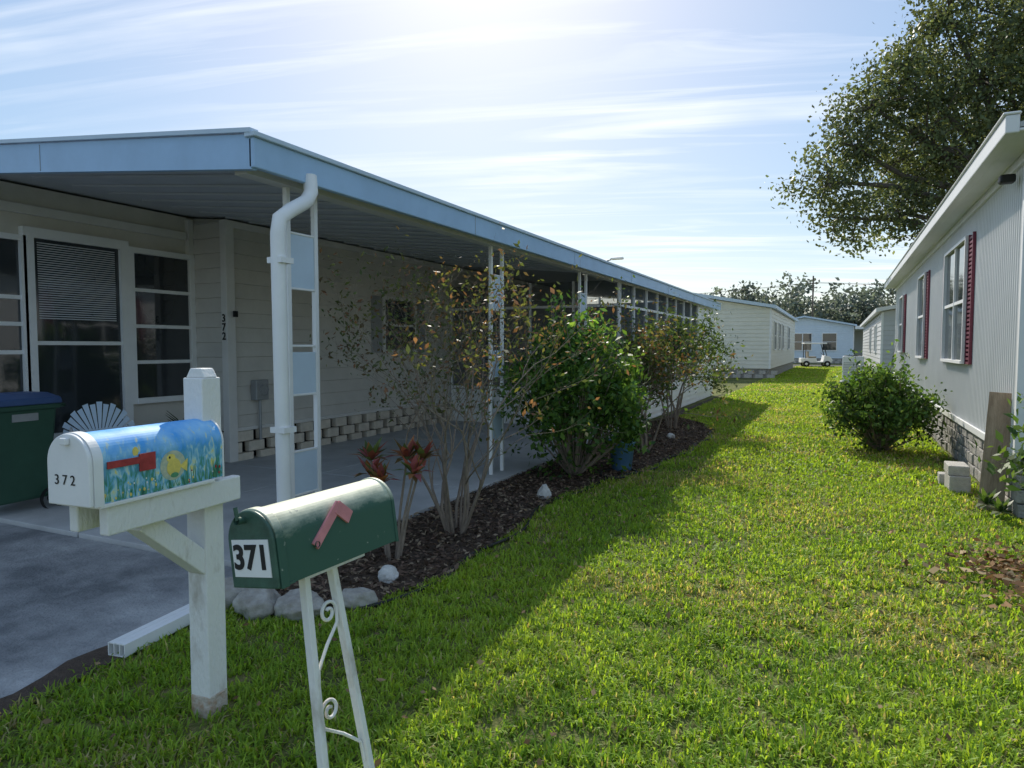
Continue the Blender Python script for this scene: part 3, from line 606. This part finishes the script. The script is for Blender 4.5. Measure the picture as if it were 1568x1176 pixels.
# pole and lines, street lamp
E=empty('utility_pole',(-3.2,95,0)); tube('pole',[([(0,0,0),(0,0,10.6)],[.14,.09])],M['barkd'],E,world=False); MB().box(-.6,.6,-.05,.05,9.6,9.7).make('crossarm',M['barkd'],E,world=False)
P=[]
for z,o2 in ((9.75,-.5),(9.75,.5),(8.6,0)):
    for s in (-1,1): P.append(([(o2+s*50*t,0,z-1.2*math.sin(math.pi*t)) for t in np.linspace(0,1,9)],.016))
tube('power_lines',P,M['black'],E,n=4,world=False)
E=empty('street_lamp',(-9.6,29,0)); tube('pole',[([(0,0,0),(0,0,5.0),(.1,0,5.3),(.6,0,5.45)],[.07,.05,.04,.03])],M['metal'],E,world=False)
MB().box(.5,1.05,-.12,.12,5.40,5.50).make('lamp_head',M['white'],E,world=False,bevel=.03)
# ---------------------------------------------------------------- vegetation
def branchy(base,stems,height,spread,seed,lvl=3,r0=.018,lean=(0,0)):
    g=np.random.default_rng(seed); paths=[]; tips=[]
    def grow(p,d,l,r,k):
        pts=[p]; rad=[r]; n_=4
        for i in range(n_):
            d=(d+Vector(g.normal(0,.13,3))+Vector((0,0,.05))).normalized(); p=p+d*l/n_; pts.append(p); rad.append(r*(1-.45*(i+1)/n_))
            if k<=1: tips.append((p.copy(),k))
        paths.append((pts,rad))
        if k>0:
            for j in range(int(g.integers(2,4))):
                q=pts[int(g.integers(2,n_+1))] if j else pts[-1]
                a=g.normal(0,.5,3); nd=(d+Vector((a[0],a[1],a[2]*.5))).normalized(); grow(q,nd,l*g.uniform(.6,.85),rad[-1]*.85,k-1)
    for s in range(stems):
        t=2*math.pi*s/stems+g.uniform(-.4,.4); sp_=spread*g.uniform(.3,1)
        d=Vector((math.cos(t)*sp_+lean[0],math.sin(t)*sp_+lean[1],1)).normalized()
        grow(Vector(base)+Vector((math.cos(t)*.07,math.sin(t)*.07,0)),d,height*g.uniform(.34,.42),r0*g.uniform(.7,1.1),lvl)
    return paths,tips
def shrub(name,base,stems,height,spread,seed,per,size,pal,lvl=3,r0=.018,sig=.07,keep=1.,lean=(0,0),aspect=.45):
    E=empty(name,base); paths,tips=branchy(base,stems,height,spread,seed,lvl,r0,lean)
    zmax=max(max(p.z for p in q[0]) for q in paths); s=height/zmax
    paths=[([Vector((p.x,p.y,p.z*s)) for p in q[0]],q[1]) for q in paths]; tips=[(Vector((p.x,p.y,p.z*s)),k) for p,k in tips]
    tube('branches',paths,M['bark'],E,n=5)
    T=np.array([tuple(p) for p,k in tips]); T=T[rng.uniform(size=len(T))<keep]
    C=np.repeat(T,per,0)+rng.normal(0,sig,(len(T)*per,3)); leaves('leaves',C,size,pal,M['leaf'],E,aspect=aspect); return E
OL=[(.07,.125,.035),(.11,.16,.045),(.06,.10,.03)]
shrub('crepe_myrtle_shrub',(-2.93,5.0,0),12,2.5,.55,3,2,.045,[(.09,.12,.04),(.15,.16,.05),(.24,.13,.08),(.12,.09,.05),(.10,.13,.05)],4,.018,.04,.75)
shrub('crepe_myrtle_shrub',(-2.67,10.2,0),10,2.5,.32,5,6,.066,OL+[(.18,.16,.06),(.15,.09,.05)],3,.024,.10,.95)
shrub('crepe_myrtle_shrub',(-2.9,13.3,0),7,2.25,.32,8,10,.075,OL,3,.026,.12)
def bush(name,base,rx,rz_,seed,n,size,pal,z0=.1,shoots=0):
    g=np.random.default_rng(seed); E=empty(name,base); P=[];CC=[]
    for i in range(80):
        t=g.uniform(0,6.28); ph=math.acos(g.uniform(-.35,1)); q=g.uniform(.6,1.15)
        c=np.array([base[0]+rx*q*math.sin(ph)*math.cos(t),base[1]+rx*q*math.sin(ph)*math.sin(t),max(base[2]+rz_*.5+rz_*.5*q*math.cos(ph),.15)])
        CC.append(c); m_=Vector((base[0],base[1],.0))+Vector((c-np.array(base)))*.5+Vector((0,0,-.02)); P.append(([Vector(base)+Vector((.05*math.cos(t),.05*math.sin(t),0)),m_,Vector(c)],[.014,.01,.004]))
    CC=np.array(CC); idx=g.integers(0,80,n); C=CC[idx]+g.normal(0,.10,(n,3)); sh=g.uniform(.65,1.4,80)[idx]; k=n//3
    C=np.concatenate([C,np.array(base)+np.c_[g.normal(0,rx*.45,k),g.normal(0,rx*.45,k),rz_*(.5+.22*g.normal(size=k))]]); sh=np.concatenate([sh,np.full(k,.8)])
    for i in range(shoots):
        t=g.uniform(0,6.28); b0_=Vector(base)+Vector((rx*.4*math.cos(t),rx*.4*math.sin(t),rz_*.75)); tp=b0_+Vector((g.normal(0,.15),g.normal(0,.15),g.uniform(.45,.95))); P.append(([b0_,b0_.lerp(tp,.5)+Vector(g.normal(0,.03,3)),tp],[.008,.006,.002]))
        cc=np.array([tuple(b0_.lerp(tp,u)) for u in g.uniform(.1,1,30)])+g.normal(0,.05,(30,3)); C=np.concatenate([C,cc]); sh=np.concatenate([sh,np.full(30,1.1)])
    tube('stems',P,M['bark'],E,n=5); C[:,2]=np.maximum(C[:,2],.05)
    zz=((C[:,2]-rz_*.55)/(rz_*.5)).clip(0,1); sh=sh*(1+.5*zz)  # sunlit top painted into the leaf colour: leaves brighten with height
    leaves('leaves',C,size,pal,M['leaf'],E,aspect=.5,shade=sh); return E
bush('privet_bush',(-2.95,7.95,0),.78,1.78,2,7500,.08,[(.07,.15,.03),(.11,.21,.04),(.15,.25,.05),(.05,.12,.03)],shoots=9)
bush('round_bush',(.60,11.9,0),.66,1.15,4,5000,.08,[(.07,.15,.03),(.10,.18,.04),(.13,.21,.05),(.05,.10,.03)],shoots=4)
def rosette(E,c,n,l,pal,seed):
    g=np.random.default_rng(seed); V=[];F=[];K=[]
    for i in range(n):
        t=g.uniform(0,6.28); e=g.uniform(.1,1.3); L_=l*g.uniform(.7,1.1); d=Vector((math.cos(t)*math.cos(e),math.sin(t)*math.cos(e),math.sin(e))); s=Vector((-math.sin(t),math.cos(t),0))*.028
        b=len(V); c0=Vector(c); q1=c0+d*L_*.5; q2=c0+d*L_+Vector((0,0,-L_*.25*math.cos(e)))
        V+=[c0-s*.3,c0+s*.3,q1+s,q1-s,q2,q2]; F+=[(b,b+1,b+2,b+3),(b+3,b+2,b+4,b+5)]; cc=np.array(pal[int(g.integers(len(pal)))])*g.uniform(.7,1.3); K+=[cc]*6
    return V,F,K
E=empty('red_ti_plant',(-2.98,4.15,0)); V=[];F=[];K=[];P=[]
for i,(dx_,dy_,h) in enumerate(((-.16,.02,.74),(.05,.08,.76),(.17,-.03,.68),(-.02,-.08,.6),(-.24,.12,.60),(.10,.16,.74))):
    c=(-2.98+dx_*1.3,4.15+dy_*1.3,h); P.append(([(-2.98+dx_*.3,4.15+dy_*.3,0),(-2.98+dx_*.7,4.15+dy_*.7,h*.5),c],[.014,.011,.009]))
    v,f,k=rosette(E,c,22,.22,[(.40,.12,.09),(.44,.20,.09),(.20,.14,.06),(.13,.18,.06),(.38,.12,.14)],i+10); b=len(V); V+=v; F+=[tuple(j+b for j in q) for q in f]; K+=k
tube('stems',P,M['bark'],E,n=6); npmesh('leaves',[tuple(q) for q in V],F,M['leaf'],E,col=np.array(K))
for nm,loc,sz in (('bedding_plant',(1.36,7.45,0),.17),('bedding_plant',(1.30,7.75,0.),.2)):
    E=empty(nm,loc); V,F,K=rosette(E,(loc[0],loc[1],.1),26,sz,[(.07,.14,.03),(.12,.2,.05),(.3,.33,.22)],5); npmesh('leaves',[tuple(q) for q in V],F,M['leaf'],E,col=np.array(K))
shrub('young_shrub',(1.66,7.3,0),4,1.2,.28,12,3,.10,[(.09,.17,.04),(.13,.21,.05)],2,.01,.08,.8)
def rock(name,loc,s,seed,mat):
    import bmesh
    bm=bmesh.new(); bmesh.ops.create_icosphere(bm,subdivisions=4,radius=1); g=np.random.default_rng(seed); ph=g.uniform(0,6,6)
    cuts=[Vector(q).normalized() for q in g.normal(size=(9,3))]; cd=g.uniform(.62,.9,9)
    for v in bm.verts:
        c=v.co.copy()
        for q,dd in zip(cuts,cd):
            e=c.dot(q)-dd
            if e>0: c-=q*e*.9
        k=1+.06*math.sin(5*c.x+ph[0])*math.cos(5.3*c.y+ph[1])+.03*math.sin(12*c.z+ph[2]+9*c.x)+.02*math.sin(23*c.y+17*c.x+ph[3])
        v.co=Vector((c.x*s[0]*k,c.y*s[1]*k,c.z*s[2]*k+s[2]*.5))
    me=bpy.data.meshes.new(name); bm.to_mesh(me); bm.free(); me.materials.append(mat); me.polygons.foreach_set('use_smooth',[True]*len(me.polygons))
    ob=bpy.data.objects.new(name,me); ob.location=loc; ob.rotation_euler=(0,0,g.uniform(0,3)); COL.objects.link(ob)
for i,(l,s) in enumerate((((-3.40,3.02,0),(.19,.13,.11)),((-3.12,2.98,0),(.17,.14,.12)),((-2.86,3.05,0),(.17,.14,.10)),((-2.64,3.3,0),(.12,.1,.09)))): rock('border_stone',l,s,i+1,M['stone'])
for i,(l,s) in enumerate((((-2.75,3.78,0),(.09,.07,.07)),((-2.78,6.6,0),(.09,.08,.10)),((-2.62,11.9,0),(.09,.08,.07)))): rock('white_rock',l,s,i+20,M['wstone'])
n=800; C=np.c_[1.30+.30*rng.normal(size=n),5.65+.36*rng.normal(size=n),.05+.03*rng.uniform(size=n)]
leaves('fallen_leaves',C,.06,[(.22,.12,.06),(.34,.20,.10),(.14,.08,.04),(.40,.30,.17)],M['dry'],flat=.6,aspect=.6)
n=900; C=np.c_[rng.uniform(-3.3,1.4,n),rng.uniform(1.4,16,n),.045+.02*rng.uniform(size=n)]
leaves('scattered_leaves',C,.035,[(.24,.16,.09),(.34,.24,.13),(.14,.09,.05)],M['dry'],flat=.6,aspect=.6)
# oak
E=empty('oak_tree',(7.2,30,0)); g=np.random.default_rng(11)
blobs=[(4.2,29.3,11,2.9),(1.95,28.2,11,1.9),(.8,27.5,10,1.25),(-.5,26.7,7.4,1.2),(.45,27.1,6.1,1.25),(1.85,27.8,6.3,1.5),(2.6,28.3,8.7,2.3),(.25,27,8.6,1.0),(5.6,30,13,2.9),(5.5,29.5,8.5,2.9),(9,30,10,4),(8,30,14,3.5),(12,29,9,3.5),(7,34,10,4),(3.2,32,9,2.6),(3.2,28.5,13,1.4)]
CC=[];P=[([(7.2,30,0),(7.1,30,1.5),(6.9,30,3.2),(6.8,30.1,5)],[.55,.42,.38,.34])]
for (x_,y_,z_,r_) in blobs:
    s0=Vector((6.9,30,g.uniform(3.2,5))); c=Vector((x_,y_,z_)); m_=s0.lerp(c,.5)+Vector((0,0,.5+g.uniform(-.5,.8))); P.append(([s0,s0.lerp(m_,.5)+Vector(g.normal(0,.2,3)),m_,m_.lerp(c,.5)+Vector(g.normal(0,.2,3)),c],[.22,.17,.13,.09,.05]))
    k=int(10*r_*r_)+10
    for i in range(k):
        d=g.normal(size=3); d/=np.linalg.norm(d); q=np.array([x_,y_,z_])+d*r_*g.uniform(.35,1.12)*np.array([1,1,.85]); CC.append((q,.25+.12*g.uniform()))
        if i%3==0: P.append(([c,c.lerp(Vector(q),.5)+Vector(g.normal(0,.15,3)),Vector(q)],[.045,.03,.012]))
tube('trunk_and_limbs',P,M['barkd'],E,n=7)
per=74; cc=np.array([c for c,s in CC]); ss=np.array([s for c,s in CC]); C=np.repeat(cc,per,0)+g.normal(size=(len(cc)*per,3))*np.repeat(ss,per)[:,None]*np.array([1.15,1.15,.75])
sh=np.repeat(g.uniform(.6,1.35,len(cc)),per)
print('oak leaves',len(C)); leaves('foliage',C,.155,[(.10,.135,.07),(.13,.165,.08),(.16,.19,.09)],M['leaf'],E,shade=sh,aspect=.55)
# distant trees
g=np.random.default_rng(5); CC=[];
for i in range(95):
    x_=g.uniform(-95,95) if i>40 else g.uniform(-20,20); y_=g.uniform(112,135); h=g.uniform(6,12.5) if i>40 else g.uniform(8,13.5); rr_=g.uniform(2.4,4.2)
    for j in range(24): 
        d=g.normal(size=3); d/=np.linalg.norm(d); CC.append(np.array([x_,y_,h*.6])+d*np.array([rr_,rr_,h*.36])*g.uniform(.5,1.1))
CC=np.array(CC); per=26; C=np.repeat(CC,per,0)+g.normal(size=(len(CC)*per,3))*.6; C[:,2]=C[:,2].clip(.2)
leaves('distant_trees',C,.65,[(.16,.19,.17),(.19,.22,.18),(.14,.165,.15)],M['far'],shade=np.repeat(g.uniform(.7,1.3,len(CC)),per),aspect=.6)
